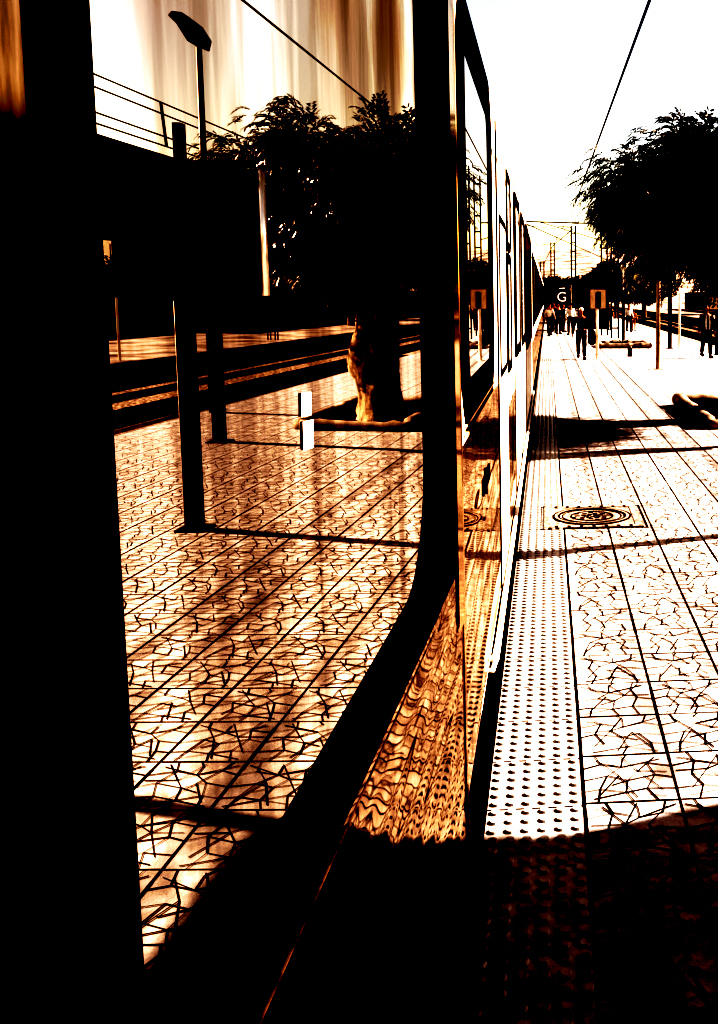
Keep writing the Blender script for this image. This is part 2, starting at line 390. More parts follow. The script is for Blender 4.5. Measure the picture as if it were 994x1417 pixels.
# carriage side: steel lower panels, windows, door leaves, grooves
def window(y0, y1, z0, z1, par, root, r=.09, seal=.07, m='bodyglass', name='window'):
    b = MB(); plate(b, rrect(y0, y1, z0, z1, r), BP, .006); wd = ob(b, name, M[m], par, root)
    b = MB(); ring(b, rrect(y0 - .004, y1 + .004, z0 - .004, z1 + .004, r), rrect(y0 - seal, y1 + seal, z0 - seal, z1 + seal, r + seal), BP, .016, .012)
    ob(b, 'seal', M['rubber'], wd, root); return wd
def panel(y0, y1, z0, z1, par, root, m='steel', off=.004, name='panel'):
    b = MB(); plate(b, [(y0, z0), (y1, z0), (y1, z1), (y0, z1)], BP, off); return ob(b, name, M[m], par, root)
panel(2.96, 5.42, .40, 1.60, car, car)
panel(6.62, 8.2, .40, 1.30, car, car)
for y in (5.44, 6.60, 8.2, 10.0, 12.3):
    b = MB(); b.box(BX - .01, BX + .008, y, y + .012, .37, 3.1); ob(b, 'panel_joint', M['rubber'], car, car)
window(3.30, 4.76, 1.80, 2.98, car, car, .10, .17)
b = MB(); b.box(BX + .001, BX + .02, 3.2, 4.86, 1.625, 1.64); b.box(BX + .001, BX + .014, 3.2, 4.86, 1.655, 1.665); ob(b, 'window_sill', M['edge'], car, car)
b = MB(); b.box(BX + .003, BX + .009, 4.02, 4.45, 1.235, 1.305); b.tube([BP(4.2, 1.21, .006), BP(4.2, 1.33, .006)], .006, 8)
ob(b, 'door_button', M['rubber'], car, car)
def door_leaf(y0, y1, root, par):
    b = MB(); plate(b, [(y0, .38), (y1, .38), (y1, 3.08), (y0, 3.08)], BP, .009); d = ob(b, 'door', M['white'], par, root)
    window(y0 + .14, y1 - .10, 1.66, 2.55, d, root, .06, .045, 'skyglass')
    return d
d1 = door_leaf(5.46, 6.58, car, car)
window(6.75, 7.35, 2.50, 2.95, car, car, .04, .06, 'skyglass')
window(6.75, 7.35, 1.62, 2.35, car, car, .05, .07, 'skyglass')
window(8.5, 9.75, 1.65, 2.95, car, car, .06, .10, 'skyglass')
window(10.5, 11.7, 1.65, 2.95, car, car, .06, .10, 'skyglass')
window(12.7, 16.8, 1.5, 2.98, car, car, .2, .12, 'glassdark')
b = MB(); pts = [(BX - .01, 4.38, .355), (BX + .022, 4.40, .345), (BX + .026, 4.6, .352), (BX + .026, 17.3, .352)]
b.tube(pts, [.018, .02, .017, .017], 10); b.tube([(BX + .026, 4.42, .352), (BX + .012, 4.34, .315), (BX - .02, 4.30, .335)], [.016, .014, .01], 8)
ob(b, 'running_board', M['white'], car, car, smooth=True)
y = 17.6; specs = [('second white carriage along the platform, coupled behind the nearest one', 20), ('third white carriage, a thin sliver far down the train', 24), ('rearmost white carriage, farthest down the platform', 24)]
for lab, L in specs:
    r = thing('train_carriage', lab, 'train', (-1.8, y + L / 2, 0), group='coupled train carriages')
    b = MB(); shell(b, y + .15, y + L, BX); ob(b, 'body', M['white'], r, r)
    b = MB(); b.box(-2.9, -.5, y, y + L, -.35, .35); ob(b, 'underframe', M['rubber'], r, r)
    b = MB(); b.box(-2.8, BX - .12, y - .2, y + .16, .5, 3.0); ob(b, 'gangway', M['rubber'], r, r)
    yy = y + .8; k = 0
    while yy < y + L - 2.2:
        window(yy, yy + 1.3, 1.6, 2.9, r, r, .08, .1, 'glassdark' if k % 4 == 0 else 'skyglass')
        yy += 2.3; k += 1
    panel(y + .2, y + L - .05, .40, 1.25, r, r)
    y += L + .2

# ------------------------------------------------------------------ trees
def frond(mb, p, d, L, n=6, wl=.13, ww=.034, mi=0):
    """a feathery leaf: paired leaflets along a drooping rachis"""
    p = Vector(p); d = Vector(d).normalized(); side = d.cross(Vector((0, 0, 1)))
    if side.length < .1: side = Vector((1, 0, 0))
    side.normalize(); q = p.copy(); dd = d.copy()
    side = (side + Vector((0, 0, random.uniform(-.4, .4)))).normalized()
    for i in range(n):
        dd = (dd + Vector((0, 0, -.26))).normalized(); q2 = q + dd * (L / n)
        s_ = 1 - .5 * abs(i / n - .4)
        for sg in (-1, 1):
            a = (side * sg + dd * 1.1 + Vector((0, 0, random.uniform(-.6, .1)))).normalized() * wl * s_ * random.uniform(.8, 1.2)
            t = dd * ww
            mb.add([q, q + a * .5 + t, q + a, q + a * .5 - t * .6], [(0, 1, 2, 3)], mi)
        q = q2
def tree(name, label, loc, rx, rz, zc, trunk_r, nfr, seed, group=None, burl=False, mat='leaf', L=.55, lobes=26, cat='tree', dx=0):
    rnd = random.Random(seed); random.seed(seed)
    t = thing(name, label, cat, loc, 0, group)
    b = MB(); top = zc
    if burl:
        import itertools
        N, Mr = 22, 34; ht = 2.5
        for j in range(Mr):
            z = ht * j / (Mr - 1) - .05
            for k in range(N):
                a = 2 * math.pi * k / N
                r = trunk_r * (1 + .55 * math.exp(-z * 6) * .5 + .10 * math.sin(a * 3 + z * 2.1) + .07 * math.sin(a * 7 + z * 9) + .05 * rnd.uniform(-1, 1))
                r *= 1 + .38 * math.exp(-((z - .95) / .28) ** 2) * max(0, math.cos(a - .3)) + .22 * math.exp(-((z - 1.35) / .2) ** 2) * max(0, math.cos(a + .5))
                b.v.append((r * math.cos(a), r * math.sin(a), z))
        for j in range(Mr - 1):
            for k in range(N):
                q = (k + 1) % N; b.f.append((j * N + k, j * N + q, (j + 1) * N + q, (j + 1) * N + k)); b.m.append(0)
    else:
        b.tube([(0, 0, -.05), (rnd.uniform(-.1, .1), rnd.uniform(-.1, .1), zc * .4), (0, 0, zc - rz * .5)], [trunk_r * 1.25, trunk_r, trunk_r * .75], 10)
    clumps = []
    for i in range(lobes):
        a = rnd.uniform(0, 2 * math.pi); u = rnd.uniform(-1, 1); rr = rnd.uniform(.45, .86)
        s_ = math.sqrt(1 - u * u)
        clumps.append((Vector((dx + rx * rr * s_ * math.cos(a), rx * rr * s_ * math.sin(a), zc + rz * rr * u)), rx * rnd.uniform(.13, .29)))
    base = Vector((0, 0, max(.3, zc - rz * .75)))
    for c_, r_ in clumps[: 16]:
        mid = base.lerp(c_, .5) + Vector((rnd.uniform(-.2, .2), rnd.uniform(-.2, .2), -.1)) * rx * .2
        b.tube([base - Vector((0, 0, .2)), mid, c_], [trunk_r * .42, trunk_r * .24, trunk_r * .08], 6)
    b.build('trunk', M['bark'], t, smooth=True)
    b = MB()
    for i in range(nfr):
        c_, r_ = rnd.choice(clumps)
        v = Vector((rnd.gauss(0, 1), rnd.gauss(0, 1), rnd.gauss(0, 1))).normalized()
        p = c_ + v * r_ * rnd.uniform(.3, 1) * Vector((1, 1, .72)).length / 1.6
        d = (v + (p - Vector((dx, 0, zc - .3))).normalized() * .8) * Vector((1, 1, .6)).length; d.z = d.z * .6 + .1
        frond(b, p, d, L * rnd.uniform(.6, 1.25), wl=L * .40, ww=L * .10, mi=1 if rnd.random() < .035 else 0)
    b.build('crown', [M[mat], M['leaflit']], t)
    return t
tree('tree', 'big feathery leaved tree with a thick gnarled trunk in the square stone planter', (3.32, 15.7, 0), 3.05, 1.18, 3.70, .34, 10500, 29, burl=True, L=.33, lobes=84, dx=.12)
random.seed(5)
sh = thing('shelter', 'unseen flat roof on posts at the right, added to throw the big foreground shadow', 'shelter', (4.35, 1.3, 0))
b = MB(); zr = 3.2
edge = [(-.62, -5.0), (-.62, 3.66), (-.35, 3.60), (.0, 3.48), (.36, 3.44), (.7, 3.47), (.98, 3.52), (1.12, 3.50), (1.16, 3.2), (1.18, -5.0)]  # roof added out of view, its wavy edge shaped for the shadow it casts
nE = len(edge); b.v += [(x, y_, zr) for x, y_ in edge] + [(x, y_, zr + .07) for x, y_ in edge]
b.f += [tuple(range(nE)), tuple(range(2 * nE - 1, nE - 1, -1))] + [(k, (k + 1) % nE, nE + (k + 1) % nE, nE + k) for k in range(nE)]; b.m += [0] * (nE + 2)
b.build('roof', M['black'], sh)
for yy in (3.26, -4.2):
    b = MB(); b.box(-.045, .045, yy - .045, yy + .045, 0, zr - .002); b.build('post', M['post'], sh)
    b = MB(); b.box(-.12, .12, yy - .12, yy + .12, 0, .02); b.build('base_plate', M['post'], sh)
random.seed(6)
pl = thing('planter', 'square stone kerbed planter around the thick trunked tree', 'planter', (3.4, 16.2, 0))
b = MB()
def log(p, q, r0, r1, seg=12):
    p, q = Vector(p), Vector(q); pts = [p.lerp(q, i / seg) + Vector((random.uniform(-.02, .02), random.uniform(-.02, .02), random.uniform(-.015, .015))) for i in range(seg + 1)]
    b.tube(pts, [random.uniform(r0, r1) for _ in pts], 9)
log((-.85, -1.65, .10), (-.85, 1.7, .10), .12, .15); log((-.85, -1.65, .06), (.95, -1.45, .06), .08, .115)
log((.95, -1.45, .08), (.95, 1.7, .08), .1, .13); log((-.85, 1.7, .08), (.95, 1.7, .08), .1, .13)
b.build('kerb', M['kerbstone'], pl, smooth=True)
b = MB(); b.quad((-.85, -1.6, .03), (.95, -1.45, .03), (.95, 1.7, .03), (-.85, 1.7, .03)); b.build('soil', M['soil'], pl)
# ground shrubs and far tree row
def leafclump_tree(name, label, loc, rx, rz, zc, n, seed, mat='leaf', group=None, trunk=True, size=.22, cat='tree'):
    rnd = random.Random(seed); t = thing(name, label, cat, loc, 0, group)
    b = MB()
    b.tube([(0, 0, -.6), (0, 0, zc * .5), (.1, 0, zc)], [rx * .07 + .02, rx * .055 + .015, rx * .03 + .01], 8)
    b.build('trunk', M['bark'], t)
    b = MB(); cl = []
    for i in range(16):
        a = rnd.uniform(0, 6.283); u = rnd.uniform(-1, 1); rr = rnd.uniform(.35, .8); s_ = math.sqrt(1 - u * u)
        cl.append((Vector((rx * rr * s_ * math.cos(a), rx * rr * s_ * math.sin(a), zc + rz * rr * u)), rnd.uniform(.25, .45)))
    for i in range(n):
        c_, r_ = rnd.choice(cl); v = Vector((rnd.gauss(0, 1), rnd.gauss(0, 1), rnd.gauss(0, 1))).normalized() * rnd.uniform(.4, 1)
        p = c_ + Vector((v.x * rx, v.y * rx, v.z * rz)) * r_
        if p.z < 0: continue
        a = Vector((rnd.uniform(-1, 1), rnd.uniform(-1, 1), rnd.uniform(-1, 1))).normalized() * size * rnd.uniform(.6, 1.4)
        c2 = a.orthogonal().normalized() * size * .45
        b.quad(p - a, p + c2, p + a, p - c2)
    b.build('crown', M[mat], t); return t
FT = [(-.2, 84, 3.2, 1.5, 2.5, 'leaf', 'low dark bush just right of the train end'), (3.3, 78, 3.0, 1.6, 2.6, 'leaf', 'dark round tree behind the waiting people'),
      (6.8, 92, 3.4, 2.3, 3.6, 'leafpale', 'dusty pale tree right of the lattice masts'), (19.5, 70, 4.0, 3.0, 4.3, 'leafpale', 'sunlit dusty tree behind the tracks under the big crown'),
      (25, 88, 5.5, 3.4, 4.8, 'leafpale', 'widest dusty tree behind the dark fence'), 
      (12.5, 120, 4.5, 2.4, 3.4, 'leafpale', 'small pale tree far down beside the tracks'), (46, 44, 6, 4.2, 6.0, 'leaf', 'tall dark tree beside the tracks near the long building'),
      (9, 150, 6, 2.6, 3.6, 'leaf', 'distant dark tree closing the view down the platform'), (-1, 140, 6, 2.0, 3.0, 'leaf', 'distant dark bush below the hill'),
      (24, 115, 7, 3.6, 5, 'leaf', 'distant dark tree beyond the dusty trees'), (48, 104, 8, 5, 6, 'leaf', 'farthest dark tree on the right of the tracks')]
for i, (x, y_, rx, rz, zc, mt, lab) in enumerate(FT):
    leafclump_tree('tree', lab, (x, y_, 0), rx, rz, zc, 3600, 100 + i, 'leaffar' if mt == 'leaf' else mt, 'trees at the end of the platform', size=.2 + y_ * .0012)
# raised bed further along
pb = thing('planter', 'low stone edged bed with a spiky plant, beyond the short bollard', 'planter', (3.2, 39.4, 0))
b = MB(); log((-1.0, -1.2, .1), (1.0, -1.2, .1), .10, .15); log((-1, -1.2, .1), (-1, 1.2, .1), .1, .14); log((1, -1.2, .1), (1, 1.2, .1), .1, .14); log((-1, 1.2, .1), (1, 1.2, .1), .1, .14)
b.build('kerb', M['kerbstone'], pb)
b = MB()
for k in range(26):
    a = k * 2.4; b.add([(-.02, 0, .1), (.02, 0, .1), (.45 * math.cos(a), .45 * math.sin(a), .2 + .3 * random.random())], [(0, 1, 2)])
b.build('plant', M['leaf'], pb)
b = MB(); b.quad((-1, -1.2, .05), (1, -1.2, .05), (1, 1.2, .05), (-1, 1.2, .05)); b.build('soil', M['soil'], pb)

# ------------------------------------------------------------------ posts and signs
def post(name, label, cat, x, y, h, wd, m, group=None, top=None, foot=True, rnd=False):
    t = thing(name, label, cat, (x, y, 0), 0, group)
    b = MB()
    if m in ('whitepost', 'alu'): b.tube([(0, 0, 0), (0, 0, h)], wd * .5, 16); b.build('post', M[m], t, smooth=False)
    else: b.box(-wd / 2, wd / 2, -wd / 2, wd / 2, 0, h); b.build('post', M[m], t, bevel=.008)
    if foot:
        b = MB(); b.box(-wd, wd, -wd, wd, .0, .018); b.build('base_plate', M[m], t)
    return t
def board(t, x0, x1, z0, z1, th=.12, m='black', edge='alu', yo=0.0):
    b = MB(); b.box(x0 + .02, x1 - .02, -th / 2 + yo, th / 2 + yo, z0 + .02, z1 - .02); bd = b.build('board', M[m], t)
    b = MB()
    b.box(x0, x0 + .035, -th / 2 - .01 + yo, th / 2 + .01 + yo, z0, z1); b.box(x1 - .035, x1, -th / 2 - .01 + yo, th / 2 + .01 + yo, z0, z1)
    b.box(x0 + .035, x1 - .035, -th / 2 - .01 + yo, th / 2 + .01 + yo, z0, z0 + .03); b.box(x0 + .035, x1 - .035, -th / 2 - .01 + yo, th / 2 + .01 + yo, z1 - .03, z1)
    b.build('frame', M[edge], bd); return bd
GP = 'posts standing along the platform'
t1 = post('sign_post', 'dark square post carrying a wide black board, nearest in the window reflection', 'sign', 3.12, 8.35, 3.0, .13, 'post', GP)
board(t1, -.55, .18, 2.13, 3.28, .16, 'black', 'black')
t2 = post('sign_post', 'dark post whose black board has a bright metal edge, behind the nearest one', 'sign', 5.10, 13.5, 3.4, .15, 'post', GP)
board(t2, -.70, .34, 2.13, 3.9, .18, 'black', 'black')
b = MB(); b.tube([(-.76, -.02, 2.12), (-.76, -.02, 3.92)], .055, 16); b.build('edge_tube', M['sticker'], t2, smooth=True)
for t_, w_ in ((t1, .065), (t2, .075)):
    b = MB(); b.tube([(w_ + .012, 0, .02), (w_ + .012, 0, 2.12)], .018, 10); b.build('lit_edge', M['whitepost'], t_, smooth=True)  # pale tube added as the sunlit edge of each dark post
post('post', 'tall slim post, pale above and dark below, nearest on the right of the platform', 'post', 3.215, 26.9, 2.75, .13, 'alu', GP)
post('post', 'dark tall post second along on the right', 'post', 5.01, 37.9, 3.3, .15, 'post', GP)
post('post', 'white thin post close beside the dark tall one', 'post', 5.37, 37.6, 2.25, .11, 'whitepost', GP)
post('post', 'brown short post in front of the lattice masts', 'post', 3.55, 43.5, 2.45, .13, 'post', GP)
lp = post('post', 'tall white thin lamp post next to the brown one', 'street lamp', 4.52, 55.4, 5.0, .10, 'whitepost', GP)
b = MB(); b.tube([(0, 0, 4.95), (0, 0, 5.15)], [.12, .16], 10); b.build('lamp_head', M['black'], lp)
ps = post('sign_post', 'white post with a square orange sign and dark centre panel', 'sign', 1.665, 31.13, 1.78, .11, 'whitepost', GP)
b = MB(); b.box(-.30, .30, -.07, -.01, 1.72, 2.36); sb = b.build('board', M['orange'], ps); ps.rotation_euler.z = R(30)
b = MB(); b.box(-.07, .09, -.085, -.072, 1.76, 2.28); b.build('symbol', M['black'], sb)
bo = thing('bollard', 'short stub bollard in front of the low bed', 'bollard', (2.92, 32.9, 0))
b = MB(); b.tube([(0, 0, 0), (0, 0, .32), (0, 0, .36)], [.09, .08, .05], 10); b.build('stub', M['post'], bo)
og = post('sign_post', 'orange brown sign panel hanging under the big tree crown at the right edge', 'sign', 6.15, 33.4, 2.4, .1, 'post', GP)
b = MB(); b.box(-.42, .35, -.08, -.02, 1.66, 2.12); b.build('board', M['orange'], og); og.rotation_euler.z = R(30)
# street lamp seen in the window
ll = thing('street_lamp', 'tall street lamp with a flat tilted head, reflected high in the window', 'street lamp', (6.70, 17, 0))
b = MB(); b.tube([(0, 0, 0), (0, 0, 3), (-.02, 0, 6.55)], [.085, .07, .05], 12); b.build('pole', M['post'], ll, smooth=True)
b = MB(); pr = [(-.15, 6.44), (-.20, 6.62), (-.05, 6.86), (.20, 7.05), (.38, 7.07), (.44, 7.00), (.30, 6.86), (.12, 6.56)]
n = len(pr); b.v += [(x, -.14, z) for x, z in pr] + [(x, .14, z) for x, z in pr]
b.f += [tuple(range(n)), tuple(range(2 * n - 1, n - 1, -1))] + [(k, n + k, n + (k + 1) % n, (k + 1) % n) for k in range(n)]; b.m += [0] * (n + 2)
b.build('lamp_head', M['post'], ll, bevel=.02)
# thin white posts along the far track
for (x, y_, h, lab) in ((15.9, 31, 2.1, 'thin white post on the far platform, nearest'), (16.2, 27, 2.3, 'thin white post beside the nearest far platform post'),
                        (16.5, 62, 2.2, 'thin white post on the far platform, middle'), (16.5, 82, 2.3, 'thin white post on the far platform, farthest')):
    post('fence_post', lab, 'post', x, y_, h, .09, 'whitepost', 'thin white posts on the far platform', foot=False)
# kiosk and G sign
ks = thing('kiosk', 'dark flat roofed shelter behind the waiting people', 'shelter', (1.6, 60, 0))
b = MB(); b.box(-.9, 2.4, -1, 1.5, 2.5, 2.66); b.build('roof', M['black'], ks, bevel=.03)
b = MB(); b.box(.5, 2.3, 1.3, 1.4, 0.0, 2.5); b.build('back_wall', M['black'], ks)
for x in (-.8, .3, 2.2):
    b = MB(); b.box(x, x + .12, -.9, -.78, 0, 2.5); b.build('post', M['post'], ks)
gs = thing('hanging_sign', 'black sign with a white letter G over the waiting people', 'sign', (.83, 53, 0))
b = MB(); b.box(-.42, .42, -.08, .08, 1.72, 2.85); bd = b.build('board', M['black'], gs)
b = MB(); b.box(.5, .57, -.03, .03, 0, 2.8); b.box(.40, .5, -.03, .03, 2.5, 2.6); b.build('post', M['whitepost'], gs)
cu = bpy.data.curves.new('letter', 'FONT'); cu.body = 'G'; cu.size = .78; cu.align_x = 'CENTER'; cu.extrude = .006; cu.offset = .012
to = bpy.data.objects.new('tmp', cu); col.objects.link(to)
dg = bpy.context.evaluated_depsgraph_get(); me = bpy.data.meshes.new_from_object(to.evaluated_get(dg)); bpy.data.objects.remove(to)
for v in me.vertices: v.co = Vector((v.co.x, -.095 - v.co.z, v.co.y + 1.86))
me.materials.clear(); me.materials.append(M['lettering'])
lo = bpy.data.objects.new('letter', me); col.objects.link(lo); lo.parent = bd
b = MB(); b.add([(-.18, -.095, 2.62), (.16, -.095, 2.66), (.22, -.095, 2.58), (-.12, -.095, 2.56)], [(0, 1, 2, 3)]); b.build('mark', M['lettering'], bd)

# ------------------------------------------------------------------ masts, wires
def mast(x, y, h, wd, label, arm=None):
    t = thing('catenary_mast', label, 'mast', (x, y, 0), 0, 'lattice masts carrying the overhead line')
    b = MB(); s_ = wd / 2; q = .022 if y < 60 else .06
    for sx in (-1, 1):
        for sy in (-1, 1): b.box(sx * s_ - q, sx * s_ + q, sy * s_ - q, sy * s_ + q, 0, h)
    z = .5; 
    while z < h:
        b.box(-s_ + q, s_ - q, -s_ - .012, -s_ + .012, z, z + .05); b.box(-s_ + q, s_ - q, s_ - .012, s_ + .012, z, z + .05)
        b.box(-s_ - .012, -s_ + .012, -s_ + q, s_ - q, z, z + .05); b.box(s_ - .012, s_ + .012, -s_ + q, s_ - q, z, z + .05); z += .85
    b.build('lattice', M['black'], t)
    if arm:
        b = MB(); L, az = arm; b.tube([(-s_, 0, az), (-L, 0, az + .1)], .03, 6)
        b.tube([(-s_, 0, az - .9), (-L * .75, 0, az + .07)], .02, 6); b.tube([(-L, 0, az + .1), (-L, 0, az - .45)], .015, 5); b.build('bracket', M['black'], t)
        b = MB()
        for k in range(5): b.tube([(-L * .3 - k * .07, 0, az + .03), (-L * .3 - k * .07 - .03, 0, az + .03)], .075, 8)
        b.build('insulator', M['post'], t)
    return t
mast(3.14, 51.3, 8.6, .32, 'left one of the two tall lattice masts beside the big tree', (4.7, 6.1))
mast(3.45, 47.6, 8.6, .36, 'right one of the two tall lattice masts beside the big tree')
mast(2.55, 90, 8.9, .4, 'lattice mast in front of the hill with a bracket at its top', (1.4, 8.75))
mast(.75, 122, 9.2, .45, 'small distant lattice mast left of the hill masts', (3.0, 8.9))
mast(-.6, 120, 6.6, .45, 'smallest distant lattice mast close to the train', (1.6, 6.3))
mast(16.4, 46, 8.4, .36, 'lattice mast beside the far track', (5.2, 6.9))
def wire(label, pts, r=.011, sag=.0, group='overhead wires'):
    b = MB()
    for p, q in zip(pts[:-1], pts[1:]):
        p, q = Vector(p), Vector(q); seg = [p.lerp(q, i / 14) - Vector((0, 0, sag * 4 * (i / 14) * (1 - i / 14))) for i in range(15)]
        b.tube(seg, r, 5)
    o = b.build('overhead_wire', M['black']); tag(o, label, 'cable', group); return o
wire('long wire running above the platform to the upper right corner', [(1.55, -6, 6.15), (1.40, 20, 6.2), (1.24, 42, 6.14), (.64, 63, 5.9)], .014)
wire('second strand beside the long wire above the platform', [(1.60, -6, 6.20), (1.44, 20, 6.25), (1.27, 42, 6.18)], .008)
wire('wire above the train roof reflected across the top of the window', [(2.35, -2, 4.75), (3.14, 10, 5.15), (4.0, 20, 5.75), (5.2, 34, 6.4)], .014)
wire('wire slanting down from above the train to the lattice mast', [(-1.5, 25.5, 4.55), (-.62, 30, 4.41), (3.35, 47.5, 3.86)], .016)
wire('short crossing wire left of the hill mast', [(-2.2, 62, 6.9), (.62, 63, 6.65), (.64, 63, 5.9)], .018)
for z, lab in ((7.06, 'topmost'), (6.78, 'second'), (6.22, 'third'), (5.98, 'lowest')):
    wire(lab + ' of the four parallel wires over the far track, reflected at the left', [(11, -20, z), (11, 24.7, z), (11, 46, z), (11, 120, z)], .019)
b = MB(); b.tube([(11, 24.5, 7.06), (11.0, 24.7, 5.98)], .035, 6); tag(b.build('dropper', M['black']), 'vertical dropper joining the four far track wires', 'cable')
wire('catenary wire far down the line in front of the hill', [(-1.6, 60, 6.4), (-1.6, 120, 6.3), (-1.6, 250, 6.2)], .03)
wire('lower contact wire far down the line in front of the hill', [(-1.6, 60, 5.4), (-1.6, 120, 5.4), (-1.6, 250, 5.4)], .03)
wire('wire linking the distant masts before the hill', [(2.5, 90, 8.6), (.75, 122, 8.7), (-.6, 180, 8.4)], .045)

# ------------------------------------------------------------------ buildings behind the far platform
bl = thing('apartment_building', 'long dark flat roofed block beyond the tracks, mirrored at the left of the window', 'building', (60, 60, 0))
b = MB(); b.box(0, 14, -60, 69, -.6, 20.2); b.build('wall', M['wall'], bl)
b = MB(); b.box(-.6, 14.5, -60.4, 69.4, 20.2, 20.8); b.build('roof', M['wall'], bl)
b = MB(); b.box(-.2, .9, 71.2, 72.8, -.6, 26.0); b.build('chimney', M['wall'], bl)
for yy in range(-58, 66, 6):
    for z0 in (4.6, 9.0, 14.4):
        if 45 < yy < 54: continue
        b = MB(); b.box(-.05, .02, yy, yy + 2.2, z0, z0 + 2.6); wn = b.build('window', M['pane'], bl)
        b = MB(); b.box(-.15, -.05, yy - .15, yy + 2.35, z0 - .2, z0); b.build('sill', M['conc'], wn)
b = MB(); b.box(-.1, -.05, 47.8, 52.4, 5.4, 8.8); wn = b.build('window', M['litblind'], bl)
b = MB(); b.box(-.14, -.04, 52.4, 52.8, 5.5, 8.5); b.box(-.14, -.04, 48.4, 52.8, 5.2, 5.5); b.box(-.14, -.1, 52.0, 52.1, 5.6, 8.4); b.build('frame', M['conc'], wn)
b = MB(); b.box(-.1, -.05, 48.8, 52.0, 9.2, 14.2); wn = b.build('window', M['curtain'], bl)
hs = thing('house', 'small ochre house between the trees beyond the tracks, mirrored left of the trunk', 'house', (38, 110, 0), R(30))
b = MB(); b.box(-4, 4, -4, 4, -.6, 5.2); b.build('wall', M['house'], hs)
b = MB(); b.add([(-4.4, -4.4, 5.2), (4.4, -4.4, 5.2), (4.4, 4.4, 5.2), (-4.4, 4.4, 5.2), (-4.4, 0, 7), (4.4, 0, 7)], [(0, 1, 5, 4), (2, 3, 4, 5), (1, 2, 5), (3, 0, 4), (0, 3, 2, 1)]); b.build('roof', M['roof'], hs)
for x in (-2.4, .2, 2.2):
    b = MB(); b.box(x, x + .9, -4.06, -3.98, 2.6, 4); b.build('window', M['pane'], hs)
for yy in (-2.5, 1.2):
    b = MB(); b.box(-4.06, -3.98, yy, yy + 1, 2.6, 4); b.build('window', M['pane'], hs)
fn = thing('fence', 'long dark board fence along the far platform', 'fence', (24.5, 75, 0))
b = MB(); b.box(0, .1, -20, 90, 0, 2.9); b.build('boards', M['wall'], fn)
b = MB()
for yy in range(-20, 90, 5):
    pb_ = MB(); pb_.box(-.1, 0, yy, yy + .12, 0, 3.0); pb_.build('post', M['post'], fn)

# ------------------------------------------------------------------ people
def skin_mesh(joints, edges, root=0, sub=1):
    me = bpy.data.meshes.new('s'); me.from_pydata([j[0] for j in joints], edges, [])
    o = bpy.data.objects.new('s', me); col.objects.link(o)
    o.modifiers.new('k', 'SKIN').use_smooth_shade = True
    lay = me.skin_vertices[0].data if me.skin_vertices else None
    if lay is None:
        bm = bmesh.new(); bm.from_mesh(me); bm.verts.layers.skin.verify(); bm.to_mesh(me); bm.free(); lay = me.skin_vertices[0].data
    for i, j in enumerate(joints):
        lay[i].radius = (j[1], j[2] if len(j) > 2 else j[1]); lay[i].use_root = (i == root)
    ss = o.modifiers.new('u', 'SUBSURF'); ss.levels = ss.render_levels = sub
    dg = bpy.context.evaluated_depsgraph_get(); res = bpy.data.meshes.new_from_object(o.evaluated_get(dg))
    bpy.data.objects.remove(o); return res
def add_me(name, me, m, par):
    me.materials.clear(); me.materials.append(m)
    for p in me.polygons: p.use_smooth = True
    o = bpy.data.objects.new(name, me); col.objects.link(o); o.parent = par; return o
